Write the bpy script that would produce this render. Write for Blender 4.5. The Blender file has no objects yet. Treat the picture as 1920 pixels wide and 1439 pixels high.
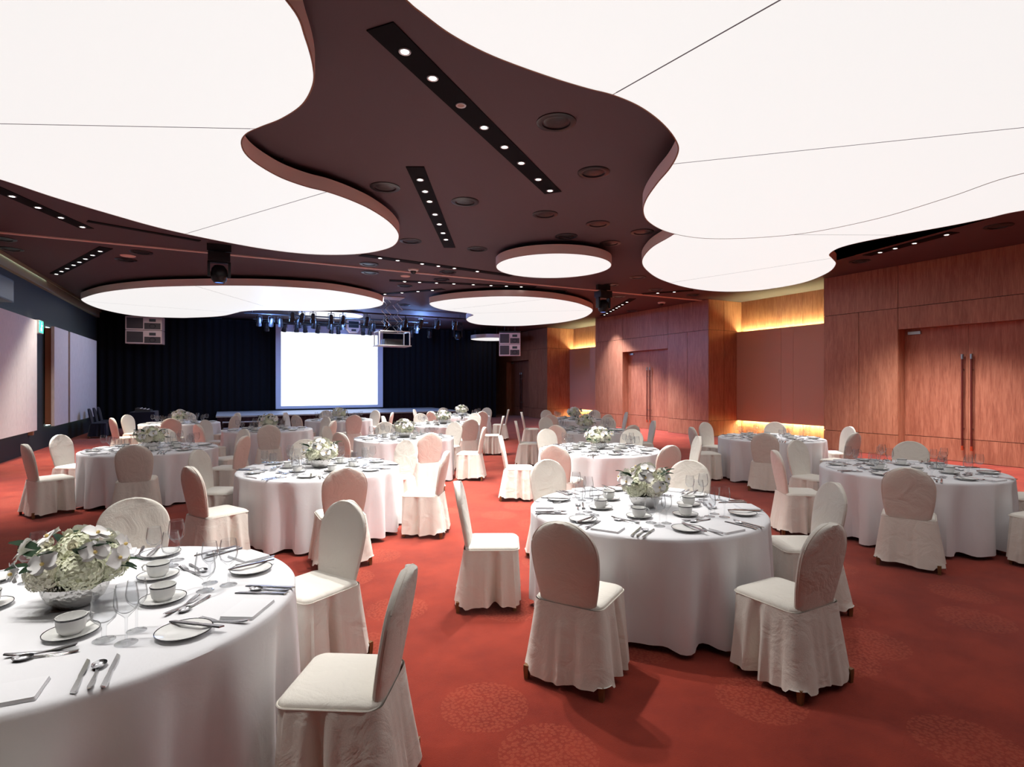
import bpy, bmesh, math, random
from mathutils import Vector, Matrix, noise

# ------------------------------------------------------------------ camera, world, light, exposure
SC = bpy.context.scene
COL = SC.collection
F_PX, HX, HY, CAM_H, TH = 1035.0, 960.0, 722.0, 1.72, math.radians(27.55)
CT, ST = math.cos(TH), math.sin(TH)
cam_d = bpy.data.cameras.new('camera')
cam_d.sensor_width = 36.0
cam_d.lens = F_PX / 1920 * 36.0
cam_d.shift_y = (HY - 719.5) / 1920
cam_d.clip_start = 0.05
cam = bpy.data.objects.new('camera', cam_d)
cam.location = (0, 0, CAM_H)
cam.rotation_euler = (math.pi / 2, 0, -TH)
COL.objects.link(cam)
SC.camera = cam
w = bpy.data.worlds.new('world')
SC.world = w
w.use_nodes = True
w.node_tree.nodes['Background'].inputs[0].default_value = (0.9, 0.85, 0.85, 1)
w.node_tree.nodes['Background'].inputs[1].default_value = 0.02
SC.view_settings.view_transform = 'Standard'
SC.view_settings.look = 'None'
SC.view_settings.gamma = 1.0
SC.view_settings.use_curve_mapping = False
SC.view_settings.exposure = 0.30
cy = SC.cycles
cy.use_denoising = True
cy.max_bounces = 6
cy.diffuse_bounces = 4
cy.use_adaptive_sampling = True
cy.adaptive_threshold = 0.035
cy.glossy_bounces = 3
cy.transmission_bounces = 3
cy.transparent_max_bounces = 12
cy.caustics_reflective = False
cy.caustics_refractive = False
cy.sample_clamp_indirect = 4.0

PANEL_GLOW = 0.735       # luminous ceiling panels
SPOT_W = 330.0           # each small ceiling downlight
SCREEN_GLOW = 1.3

# ------------------------------------------------------------------ pixel measurements -> room (x along stage wall, y towards the stage)
def room(X, d):
    return X * CT + d * ST, -X * ST + d * CT
def on_height(px, py, z):
    d = F_PX * (z - CAM_H) / (HY - py)
    return room((px - HX) * d / F_PX, d)
def on_y(px, py, y):
    k = (px - HX) / F_PX
    d = y / (-k * ST + CT)
    return d * (k * CT + ST), CAM_H + (HY - py) * d / F_PX
def to_px(x, y, z):
    X = x * CT - y * ST; d = x * ST + y * CT
    if d < 0.1: return None
    return HX + F_PX * X / d, HY - F_PX * (z - CAM_H) / d

# ------------------------------------------------------------------ materials
def lin(r, g, b):
    f = lambda c: ((c / 255 + 0.055) / 1.055) ** 2.4 if c > 10 else c / 255 / 12.92
    return (f(r), f(g), f(b), 1)
M = {}
def mat(name, col=(0.5, 0.5, 0.5, 1), rough=0.6, metal=0.0, emit=0.0, spec=0.5, sheen=0.0):
    m = bpy.data.materials.new(name); m.use_nodes = True
    b = m.node_tree.nodes['Principled BSDF']
    b.inputs['Base Color'].default_value = col
    b.inputs['Roughness'].default_value = rough
    b.inputs['Metallic'].default_value = metal
    b.inputs['Specular IOR Level'].default_value = spec
    b.inputs['Sheen Weight'].default_value = sheen
    if emit:
        b.inputs['Emission Color'].default_value = col
        b.inputs['Emission Strength'].default_value = emit
    M[name] = m
    return m
def N(m, t, **kw):
    n = m.node_tree.nodes.new(t)
    for k, v in kw.items():
        if k in ('operation', 'blend_type', 'data_type', 'feature', 'wave_type', 'bands_direction', 'distance'):
            setattr(n, k, v)
        else:
            n.inputs[k.replace('_', ' ')].default_value = v
    return n
def L(m, a, ao, b, bi):
    m.node_tree.links.new(a.outputs[ao], b.inputs[bi])
def bump(m, src, so, strength=0.2, dist=0.01):
    b = N(m, 'ShaderNodeBump', Strength=strength); b.inputs['Distance'].default_value = dist
    L(m, src, so, b, 'Height'); L(m, b, 0, m.node_tree.nodes['Principled BSDF'], 'Normal')
def ramp(m, src, so, stops):
    r = m.node_tree.nodes.new('ShaderNodeValToRGB')
    e = r.color_ramp.elements
    e[0].position, e[0].color = stops[0]
    e[1].position, e[1].color = stops[-1]
    for p, c in stops[1:-1]:
        q = e.new(p); q.color = c
    L(m, src, so, r, 'Fac')
    return r
def coords(m, scale=(1, 1, 1), vary=True):
    tc = m.node_tree.nodes.new('ShaderNodeTexCoord')
    mp = m.node_tree.nodes.new('ShaderNodeMapping')
    mp.inputs['Scale'].default_value = scale
    L(m, tc, 'Object', mp, 'Vector')
    if vary:
        oi = m.node_tree.nodes.new('ShaderNodeObjectInfo')
        mu = N(m, 'ShaderNodeMath', operation='MULTIPLY'); mu.inputs[1].default_value = 37.0
        L(m, oi, 'Random', mu, 0)
        cb = m.node_tree.nodes.new('ShaderNodeCombineXYZ')
        for i in range(3): L(m, mu, 0, cb, i)
        L(m, cb, 0, mp, 'Location')
    return mp

def cloth(name, col, rough=0.85, wr=0.42):
    m = mat(name, col, rough, spec=0.2, sheen=0.15)
    mp = coords(m)
    a = N(m, 'ShaderNodeTexNoise', Scale=6.0, Detail=4.0, Roughness=0.55, Distortion=0.8); L(m, mp, 0, a, 'Vector')
    b = N(m, 'ShaderNodeTexNoise', Scale=160.0, Detail=1.0); L(m, mp, 0, b, 'Vector')
    ad = N(m, 'ShaderNodeMath', operation='MULTIPLY_ADD'); ad.inputs[1].default_value = 0.05
    L(m, b, 'Fac', ad, 0); L(m, a, 'Fac', ad, 2)
    bump(m, ad, 0, wr, 0.03)
    return m
cloth('chair_cloth', (0.80, 0.765, 0.69, 1))
cloth('table_cloth', (0.83, 0.83, 0.85, 1), 0.8, 0.12)
cloth('napkin_cloth', (0.86, 0.86, 0.88, 1), 0.8, 0.08)
cloth('navy_cloth', (0.006, 0.007, 0.022, 1), 0.8, 0.3)
mat('piping_cloth', (0.76, 0.72, 0.64, 1), 0.8)
mat('leg_brass', lin(125, 92, 58), 0.45, 0.3)
mat('black', (0.008, 0.008, 0.010, 1), 0.5)
mat('black_gloss', (0.008, 0.008, 0.010, 1), 0.35, spec=0.35)
mat('slot_black', (0.003, 0.003, 0.004, 1), 0.8, spec=0.1)
mat('dark_grey', (0.03, 0.03, 0.034, 1), 0.5)
mat('fascia', lin(236, 218, 212), 0.75)
mat('trim_track', lin(228, 196, 186), 0.6)
mat('white_paint', (0.78, 0.76, 0.75, 1), 0.5)
mat('white_metal', (0.8, 0.8, 0.8, 1), 0.35, 0.2)
mat('steel', (0.72, 0.72, 0.74, 1), 0.24, 1.0)
mat('chrome_dull', (0.45, 0.46, 0.48, 1), 0.3, 1.0)
mat('handle_wood', lin(74, 20, 16), 0.4)
mat('handle_copper', lin(190, 80, 50), 0.35, 0.6)
mat('china', (0.84, 0.84, 0.82, 1), 0.12)
mat('china_rim', (0.018, 0.016, 0.018, 1), 0.2)
mat('leaf', lin(48, 82, 40), 0.65, spec=0.2)
mat('leaf_dark', lin(26, 50, 28), 0.65, spec=0.2)
mat('petal_white', (0.86, 0.85, 0.83, 1), 0.6)
mat('petal_green', lin(238, 240, 214), 0.65)
mat('petal_cream', lin(244, 241, 222), 0.6)
mat('orchid_lip', lin(206, 180, 110), 0.6)
mat('lens_blue', (0.15, 0.35, 1.0, 1), 0.2, emit=0.8)
mat('speaker_wood', lin(214, 184, 178), 0.6)
mat('speaker_grille', lin(70, 58, 58), 0.7)
mat('stage_top', (0.34, 0.36, 0.40, 1), 0.45)
mat('stage_skirt', (0.030, 0.007, 0.014, 1), 0.8)
mat('screen_cloth', (0.55, 0.60, 0.75, 1), 0.7)
mat('screen_image', (0.86, 0.94, 1.0, 1), 0.8, emit=SCREEN_GLOW)
mat('lamp_glow', (1.0, 0.97, 0.92, 1), 0.5, emit=6.0)
mat('lamp_off', (0.25, 0.12, 0.09, 1), 0.3, 0.5)
mat('cove_warm', (0.90, 1.0, 0.48, 1), 0.5, emit=90.0)
mat('cove_cool', (0.75, 1.0, 0.95, 1), 0.5, emit=4.0)
mat('exit_green', (0.05, 0.75, 0.42, 1), 0.5, emit=1.2)
mat('exit_white', (0.8, 1.0, 0.9, 1), 0.5, emit=1.4)
mat('fascia_olive', lin(140, 132, 108), 0.7)
mat('panel_edge', lin(128, 84, 62), 0.7)
m = mat('silver_hammered', (0.72, 0.71, 0.69, 1), 0.12, 1.0)
mp = coords(m); v = N(m, 'ShaderNodeTexVoronoi', Scale=70.0); L(m, mp, 0, v, 'Vector'); bump(m, v, 'Distance', 0.5, 0.006)
m = mat('diffuser', (1.0, 0.972, 0.955, 1), 0.6, emit=PANEL_GLOW)
m.node_tree.nodes['Principled BSDF'].inputs['Base Color'].default_value = (0.10, 0.097, 0.095, 1)

m = mat('ceiling_brown', (0.088, 0.058, 0.066, 1), 0.75, spec=0.25)
mp = coords(m, vary=False); a = N(m, 'ShaderNodeTexNoise', Scale=60.0, Detail=2.0); L(m, mp, 0, a, 'Vector'); bump(m, a, 'Fac', 0.08, 0.004)
m = mat('wall_dark', (0.012, 0.017, 0.020, 1), 0.7)
m = mat('drape', (0.0050, 0.0055, 0.0085, 1), 0.9, spec=0.15)

m = mat('fabric_panel', lin(212, 206, 208), 0.9, spec=0.1)
mp = coords(m, (1, 1, 0.05)); a = N(m, 'ShaderNodeTexNoise', Scale=120.0, Detail=2.0); L(m, mp, 0, a, 'Vector')
r = ramp(m, a, 'Fac', [(0.3, lin(196, 190, 194)), (0.7, lin(220, 215, 217))]); L(m, r, 0, m.node_tree.nodes['Principled BSDF'], 'Base Color')
m = mat('tan_panel', lin(206, 162, 142), 0.8, spec=0.2)
mp = coords(m); a = N(m, 'ShaderNodeTexNoise', Scale=250.0, Detail=1.0); L(m, mp, 0, a, 'Vector'); bump(m, a, 'Fac', 0.15, 0.002)

def wood(name, dark, mid, light, rough=0.38):
    m = mat(name, mid, rough, spec=0.4)
    a = N(m, 'ShaderNodeTexNoise', Scale=16.0, Detail=3.0, Distortion=0.5); L(m, coords(m, (1, 1, 0.10)), 0, a, 'Vector')
    c_ = N(m, 'ShaderNodeTexNoise', Scale=60.0, Detail=3.0, Distortion=1.5); L(m, coords(m, (1, 1, 0.05)), 0, c_, 'Vector')
    b = N(m, 'ShaderNodeTexNoise', Scale=2.0, Detail=1.0); L(m, coords(m, (1, 1, 0.3)), 0, b, 'Vector')
    m1 = N(m, 'ShaderNodeMath', operation='MULTIPLY_ADD'); m1.inputs[1].default_value = 0.5; L(m, c_, 'Fac', m1, 0)
    m0 = N(m, 'ShaderNodeMath', operation='MULTIPLY'); m0.inputs[1].default_value = 0.4; L(m, a, 'Fac', m0, 0); L(m, m0, 0, m1, 2)
    m2 = N(m, 'ShaderNodeMath', operation='MULTIPLY_ADD'); m2.inputs[1].default_value = 0.15; L(m, b, 'Fac', m2, 0); L(m, m1, 0, m2, 2)
    r = ramp(m, m2, 0, [(0.36, dark), (0.52, mid), (0.72, light)])
    L(m, r, 0, m.node_tree.nodes['Principled BSDF'], 'Base Color')
    return m
wood('wood', lin(132, 80, 60), lin(158, 102, 79), lin(184, 128, 102))
wood('wood_door', lin(124, 70, 54), lin(150, 92, 72), lin(176, 116, 93))

m = mat('carpet', lin(168, 48, 32), 0.95, spec=0.1, sheen=0.2)
tc = m.node_tree.nodes.new('ShaderNodeTexCoord')
n1 = N(m, 'ShaderNodeTexNoise', Scale=2.2, Detail=6.0, Roughness=0.65); L(m, tc, 'Object', n1, 'Vector')
base = ramp(m, n1, 'Fac', [(0.3, lin(122, 37, 24)), (0.7, lin(154, 54, 35))])
vo = N(m, 'ShaderNodeTexVoronoi', Scale=1.15); vo.voronoi_dimensions = '2D'; L(m, tc, 'Object', vo, 'Vector')
disc = N(m, 'ShaderNodeMath', operation='LESS_THAN'); disc.inputs[1].default_value = 0.27; L(m, vo, 'Distance', disc, 0)
wv = N(m, 'ShaderNodeTexVoronoi', Scale=48.0); wv.voronoi_dimensions = '2D'; L(m, tc, 'Object', wv, 'Vector')
dots = N(m, 'ShaderNodeMath', operation='LESS_THAN'); dots.inputs[1].default_value = 0.42; L(m, wv, 'Distance', dots, 0)
ml = N(m, 'ShaderNodeMath', operation='MULTIPLY'); L(m, disc, 0, ml, 0); L(m, dots, 0, ml, 1)
m5 = N(m, 'ShaderNodeMath', operation='MULTIPLY'); m5.inputs[1].default_value = 0.20; L(m, ml, 0, m5, 0)
mixc = m.node_tree.nodes.new('ShaderNodeMix'); mixc.data_type = 'RGBA'
L(m, m5, 0, mixc, 0); L(m, base, 0, mixc, 6); mixc.inputs[7].default_value = lin(196, 104, 76)
L(m, mixc, 2, m.node_tree.nodes['Principled BSDF'], 'Base Color')
n2 = N(m, 'ShaderNodeTexNoise', Scale=220.0, Detail=2.0); L(m, tc, 'Object', n2, 'Vector'); bump(m, n2, 'Fac', 0.5, 0.006)

# thin clear glass: see-through with fresnel highlights
m = bpy.data.materials.new('glass'); m.use_nodes = True; M['glass'] = m
nt = m.node_tree; nt.nodes.remove(nt.nodes['Principled BSDF'])
tr = nt.nodes.new('ShaderNodeBsdfTransparent'); 
gl = nt.nodes.new('ShaderNodeBsdfGlossy'); gl.inputs['Roughness'].default_value = 0.03
lw = nt.nodes.new('ShaderNodeLayerWeight'); lw.inputs[0].default_value = 0.5
pw = N(m, 'ShaderNodeMath', operation='POWER'); pw.inputs[1].default_value = 3.8; L(m, lw, 'Facing', pw, 0)
fr = N(m, 'ShaderNodeMath', operation='MULTIPLY_ADD'); fr.inputs[1].default_value = 0.85; fr.inputs[2].default_value = 0.03; L(m, pw, 0, fr, 0)
mx = nt.nodes.new('ShaderNodeMixShader')
rg = ramp(m, lw, 'Facing', [(0.58, (0.97, 0.975, 0.98, 1)), (0.80, (0.66, 0.67, 0.68, 1)), (1.0, (0.15, 0.155, 0.16, 1))]); L(m, rg, 0, tr, 0)
L(m, fr, 0, mx, 0); L(m, tr, 0, mx, 1); L(m, gl, 0, mx, 2)
nt.links.new(mx.outputs[0], nt.nodes['Material Output'].inputs[0])

# ------------------------------------------------------------------ mesh helpers
class MB:
    def __init__(s): s.v = []; s.f = []
    def add(s, vs, fs):
        o = len(s.v); s.v += [tuple(p) for p in vs]; s.f += [tuple(i + o for i in f) for f in fs]; return s
    def box(s, x0, x1, y0, y1, z0, z1):
        return s.add([(x0,y0,z0),(x1,y0,z0),(x1,y1,z0),(x0,y1,z0),(x0,y0,z1),(x1,y0,z1),(x1,y1,z1),(x0,y1,z1)],
                     [(0,3,2,1),(4,5,6,7),(0,1,5,4),(1,2,6,5),(2,3,7,6),(3,0,4,7)])
    def rings(s, rings, cap0=True, cap1=True, closed=True):
        n = len(rings[0]); vs = [p for r in rings for p in r]; fs = []
        for i in range(len(rings) - 1):
            for j in range(n if closed else n - 1):
                k = (j + 1) % n
                fs.append((i*n+j, i*n+k, (i+1)*n+k, (i+1)*n+j))
        if cap0: fs.append(tuple(reversed(range(n))))
        if cap1: fs.append(tuple((len(rings)-1)*n + j for j in range(n)))
        return s.add(vs, fs)
    def lathe(s, prof, n=24, cx=0, cy=0, cap0=False, cap1=False):
        return s.rings([[(cx + r*math.cos(2*math.pi*j/n), cy + r*math.sin(2*math.pi*j/n), z) for j in range(n)] for r, z in prof], cap0, cap1)
    def tube(s, pts, rad, n=8, closed=False):
        P = [Vector(p) for p in pts]; R = []
        for i, p in enumerate(P):
            a = P[i-1] if (i > 0 or closed) else P[0]
            b = P[(i+1) % len(P)] if (i < len(P)-1 or closed) else P[-1]
            t = (b - a).normalized()
            up = Vector((0,0,1)) if abs(t.z) < 0.95 else Vector((1,0,0))
            u = t.cross(up).normalized(); w_ = u.cross(t)
            r = rad[i] if isinstance(rad, (list, tuple)) else rad
            R.append([p + (u*math.cos(2*math.pi*j/n) + w_*math.sin(2*math.pi*j/n))*r for j in range(n)])
        if closed: R.append(R[0])
        return s.rings(R, not closed, not closed)
    def mesh(s, name, smooth=True):
        me = bpy.data.meshes.new(name); me.from_pydata(s.v, [], s.f)
        if smooth:
            me.shade_smooth()
            try: me.set_sharp_from_angle(angle=math.radians(42))
            except Exception: pass
        me.update(); return me
    def build(s, name, m, parent=None, loc=None, rz=None, smooth=True):
        return put(name, s.mesh(name, smooth), m, parent, loc, rz)
def put(name, me, m=None, parent=None, loc=None, rz=None):
    if m is not None and not me.materials: me.materials.append(M[m])
    o = bpy.data.objects.new(name, me); COL.objects.link(o)
    if parent is not None: o.parent = parent
    if loc is not None: o.location = loc
    if rz is not None: o.rotation_euler[2] = rz
    return o
def empty(name, loc=(0,0,0), rz=0):
    o = bpy.data.objects.new(name, None); COL.objects.link(o)
    o.empty_display_size = 0.1; o.location = loc; o.rotation_euler[2] = rz
    return o
def tag(o, label, cat, group=None):
    o['label'] = label; o['category'] = cat
    if group: o['group'] = group
    return o
def struct(o, label=None, cat=None):
    o['kind'] = 'structure'
    if label: o['label'] = label
    if cat: o['category'] = cat
    return o
def copy_tree(o, parent=None):
    c = o.copy(); COL.objects.link(c); c.parent = parent
    for ch in o.children: copy_tree(ch, c)
    return c
class Proto:            # a thing built once and copied on every later use
    def __init__(s, make): s.make = make; s.root = None; s.used = False
    def get(s):
        if s.root is None: s.root = s.make(); return s.root
        return copy_tree(s.root)
def rrect(hx, y0, y1, r, n=6, z=0.0):
    pts = []
    for cx, cy_, a0 in ((hx-r, y1-r, 0), (-hx+r, y1-r, 90), (-hx+r, y0+r, 180), (hx-r, y0+r, 270)):
        for i in range(n+1):
            a = math.radians(a0 + 90*i/n); pts.append((cx + r*math.cos(a), cy_ + r*math.sin(a), z))
    return pts

# ------------------------------------------------------------------ room shell
ZC, XL, XR, XRR = 4.58, -4.35, 14.30, 15.90     # ceiling, left wall, pier fronts, recess back
Y0, Y1 = -4.0, 30.0
struct(MB().box(XL-0.3, XRR+0.3, Y0, Y1, -0.2, 0.0).build('floor', 'carpet', smooth=False), 'red patterned carpet floor of the banquet hall', 'floor')
struct(MB().box(XL-0.3, XRR+0.3, Y0, Y1, ZC, ZC+0.2).build('ceiling', 'ceiling_brown', smooth=False), 'dark brown flat ceiling above the luminous panels', 'ceiling')
struct(MB().box(XL-0.3, XRR+0.3, Y0-0.2, Y0, 0, ZC).build('wall_front', 'wood', smooth=False), 'wood wall opposite the stage', 'wall')
struct(MB().box(XL-0.3, XRR+0.3, Y1, Y1+0.2, 0, ZC).build('wall_back', 'wall_dark', smooth=False), 'dark end wall behind the black stage curtain', 'wall')
wl = struct(MB().box(XL-0.3, XL, Y0, Y1, 0, ZC).build('wall_left', 'wall_dark', smooth=False), 'dark wall carrying large pale fabric panels', 'wall')
wr = struct(MB().box(XRR, XRR+0.3, Y0, Y1, 0, ZC).build('wall_right', 'wood', smooth=False), 'wood panelled wall of piers, recesses and double doors', 'wall')
# fascia and light slot along the top of the left wall
MB().box(XL, XL+0.10, Y0, 26.2, 4.31, ZC-0.035).build('upper_fascia', 'fascia_olive', wl, smooth=False)
MB().box(XL+0.02, XL+0.13, Y0, 19.0, ZC-0.03, ZC-0.005).build('light_slot', 'cove_cool', wl, smooth=False)
MB().box(XL+0.13, XL+0.16, Y0, 26.2, ZC-0.07, ZC).build('slot_lip', 'fascia_olive', wl, smooth=False)

G = 0.006
def panel(name, x0, x1, y0, y1, z0, z1, m='wood', parent=None):
    MB().box(x0, x1, y0, y1, z0, z1).build(name, m, parent, smooth=False)
def front(y0, y1, z0, z1, m='wood'):            # a panel on the pier front
    panel('wood_panel', XR, XR+0.03, y0+G, y1-G, z0+G, z1-G, m, wr)
ZR, ZL, ZD = 3.56, 0.51, 3.04
dn = 0
for yc in (6.155, 16.455, 26.80):
    a, b = yc - 3.19, yc + 3.13
    d0, d1 = yc - 1.285, yc + 1.285
    # solid core of the pier around the door opening
    for y0, y1, z0 in ((a+0.02, d0, 0), (d1, b-0.02, 0), (d0, d1, ZD+0.02)):
        e0, e1 = (0, -0.012) if y1 == d0 else ((0.012, 0) if y0 == d1 else (0, 0))
        MB().box(XR+0.031, XRR, y0+e0+0.004, y1+e1-0.004, z0 + (0.012 if z0 else 0), ZC).build('pier_core', 'slot_black', wr, smooth=False)
    for y0, y1 in ((a, d0), (d0, d1), (d1, b)): front(y0, y1, ZR, ZC)
    front(d0, d1, ZD, ZR)
    for s0, s1 in ((a, d0), (d1, b)):
        mid = (s0 + s1) / 2
        for y0, y1 in ((s0, mid), (mid, s1)): front(y0, y1, ZL, ZR)
        front(s0, s1, 0.0, ZL)
    # return faces of the pier
    for ya, yb in ((a-0.0, a+0.02), (b-0.02, b)):
        for x0, x1 in ((XR, 15.02), (15.02, XRR)):
            for z0, z1 in ((0, ZL), (ZL, ZR), (ZR, ZC)):
                panel('wood_panel', x0+G, x1-G, ya, yb, z0+G, z1-G, 'wood', wr)
    # wooden reveals around the door
    panel('door_reveal', XR+0.03, XR+0.42, d0-0.010, d0, 0, ZD+0.02, 'wood', wr)
    panel('door_reveal', XR+0.03, XR+0.42, d1, d1+0.010, 0, ZD+0.02, 'wood', wr)
    panel('door_reveal', XR+0.03, XR+0.42, d0, d1, ZD+0.020, ZD+0.030, 'wood', wr)
    # double door in its opening
    dn += 1
    dr = empty('door_%d' % dn, (XR+0.3, yc, 0))
    struct(dr, ['wood double door between the piers away from the stage', 'wood double door of the middle pier', 'wood double door beside the black stage curtain'][dn-1], 'door')
    for sgn in (-1, 1):
        y0, y1 = (0.003, 1.283) if sgn > 0 else (-1.283, -0.003)
        lf = MB().box(0, 0.06, y0, y1, ZL+G, ZD+0.015).build('door_leaf', 'wood_door', dr, smooth=False)
        MB().box(0, 0.06, y0, y1, 0.01, ZL-G).build('kick_panel', 'wood_door', dr, smooth=False)
        hy = sgn * 0.085
        h = MB().tube([(-0.075, hy, 0.37), (-0.075, hy, 2.30)], 0.021, 12).build('handle', 'handle_wood', dr)
        MB().tube([(-0.075, hy, 2.29), (-0.075, hy, 2.40)], 0.027, 12).build('handle_cap', 'chrome_dull', h)
        MB().tube([(-0.075, hy, 0.27), (-0.075, hy, 0.37)], 0.024, 12).build('handle_foot', 'handle_copper', h)
        for z in (0.33, 0.75, 2.05): MB().tube([(-0.075, hy, z), (0.0, hy, z)], 0.010, 8).build('handle_bracket', 'chrome_dull', h)
    MB().box(-0.05, -0.002, 0.93, 1.20, ZD-0.12, ZD-0.05).build('door_closer', 'chrome_dull', dr, smooth=False)
# recesses between the piers
for ya, yb in ((9.285, 13.265), (19.585, 23.61)):
    yl = yb
    for y0, y1 in ((ya, (ya+yb)/2 - 0.3), ((ya+yb)/2 - 0.3, yb)):
        panel('wood_panel', XRR-0.03, XRR, y0+G, y1-G, ZR+0.05, ZC, 'wood', wr)
        panel('wood_panel', XRR-0.03, XRR, y0+G, y1-G, 0, ZL-0.02, 'wood', wr)
    cuts = [ya, ya + 1.85, ya + 2.27, yb]
    for y0, y1 in zip(cuts, cuts[1:]):
        panel('tan_panel', XRR-0.26, XRR-0.21, y0+G/2, y1-G/2, 0.50, 3.53, 'tan_panel', wr)
    panel('cove_light', XRR-0.17, XRR-0.09, ya+0.05, yb-0.05, 3.44, 3.47, 'cove_warm', wr)
    panel('cove_light', XRR-0.17, XRR-0.09, ya+0.05, yb-0.05, 0.53, 0.56, 'cove_warm', wr)

# ---- big fabric panels of the left wall, each a box of seamed strips with light behind
def fabric_panel(y0, y1, label, seams):
    p = empty('fabric_panel', (XL+0.02, (y0+y1)/2, 0.59))
    tag(p, label, 'wall panel', 'pale fabric panels on the dark wall')
    ym = (y0+y1)/2
    e = [y0] + seams + [y1]
    for a, b in zip(e, e[1:]):
        MB().box(0.14, 0.21, a+0.002-ym, b-0.002-ym, 0, 2.73).build('fabric_strip', 'fabric_panel', p, smooth=False)
    MB().box(0.0, 0.14, y0+0.03-ym, y1-0.03-ym, 0.04, 2.69).build('backing_box', 'panel_edge', p, smooth=False)
    MB().box(0.0, 0.03, y0+0.1-ym, y1-0.1-ym, 2.70, 2.72).build('back_light', 'cove_cool', p, smooth=False)
    MB().box(0.0, 0.03, y0+0.1-ym, y1-0.1-ym, 0.015, 0.035).build('back_light', 'cove_cool', p, smooth=False)
fabric_panel(8.2, 17.62, 'longest pale fabric wall panel, before the green exit sign', [9.5, 10.8, 12.1, 13.4, 14.9, 16.1, 16.8])
fabric_panel(19.2, 20.72, 'narrow pale fabric wall panel just past the green exit sign', [])
fabric_panel(20.95, 24.85, 'wide pale fabric wall panel beside the stage curtain', [22.3, 23.6])

# ------------------------------------------------------------------ stage, curtain, screen
YB = 26.3
c = MB(); n = 420; xs = [XL + (12.75-XL)*i/n for i in range(n+1)]
fr_ = [(x, YB + 0.035*math.sin(x*21+0.8*math.sin(x*3.1)) , 0.02) for x in xs]
vs = [(x, y, z) for z in (0.02, 4.5) for x, y, _ in fr_] + [(x, y+0.02, z) for z in (0.02, 4.5) for x, y, _ in fr_]
k = n+1; fs = []
for j in range(n):
    fs += [(j, j+1, k+j+1, k+j), (2*k+j+1, 2*k+j, 3*k+j, 3*k+j+1)]
fs += [(0, k, 3*k, 2*k), (n, 2*k+n, 3*k+n, k+n)]
c.add(vs, fs)
tag(c.build('stage_curtain', 'drape'), 'tall black pleated curtain hanging across the hall behind the stage', 'curtain')
st = empty('stage', (4.4, 24.2, 0)); tag(st, 'low stage platform with dark red skirt below the projection screen', 'stage')
MB().box(-4.66, 4.7, -1.9, 1.95, 0.55, 0.60).build('stage_deck', 'stage_top', st, smooth=False)
c = MB(); n = 300
c.rings([[(-4.62 + 9.28*i/n, -1.86 + 0.02*math.sin(i*1.3), z) for i in range(n+1)] for z in (0.01, 0.55)], False, False, closed=False)
c.build('stage_skirt', 'stage_skirt', st)
MB().box(-4.62, 4.66, -1.82, 1.9, 0.01, 0.55).build('stage_frame', 'black', st, smooth=False)
sp = empty('stage_steps', (0.55, 21.95, 0)); tag(sp, 'small dark two-tread steps leading up to the stage', 'steps')
for i, z in enumerate((0.2, 0.4)):
    MB().box(-0.6, 0.6, -0.32+0.3*i, 0.0+0.3*i - 0.0, z-0.03, z).build('tread', 'stage_top', sp, smooth=False)
for sx in (-0.6, 0.57): MB().box(sx, sx+0.03, -0.3, 0.3, 0, 0.36).build('stringer', 'black', sp, smooth=False)

YS = 26.0
xa, za = on_y(517, 768, YS); xb, zb = on_y(718, 763, YS); _, zt = on_y(517, 608, YS)
z0 = (za+zb)/2
ps = empty('projection_screen', ((xa+xb)/2, YS, z0)); tag(ps, 'large bright projection screen with blue-lit border above the stage', 'screen')
hw = (xb-xa)/2; hh = zt - z0
MB().box(-hw, hw, 0, 0.03, 0, hh).build('screen_cloth', 'screen_cloth', ps, smooth=False)
xi, zi0 = on_y(527, 762, YS); xj, _ = on_y(708, 757, YS); _, zi1 = on_y(527, 622, YS)
MB().box(xi-(xa+xb)/2, xj-(xa+xb)/2, -0.006, -0.001, zi0-z0, zi1-z0).build('projected_image', 'screen_image', ps, smooth=False)
MB().box(-hw-0.03, hw+0.03, -0.03, 0.06, hh, hh+0.10).build('screen_housing', 'dark_grey', ps, smooth=False)
MB().tube([(-hw, 0.015, -0.02), (hw, 0.015, -0.02)], 0.02, 8).build('bottom_bar', 'dark_grey', ps)

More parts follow.
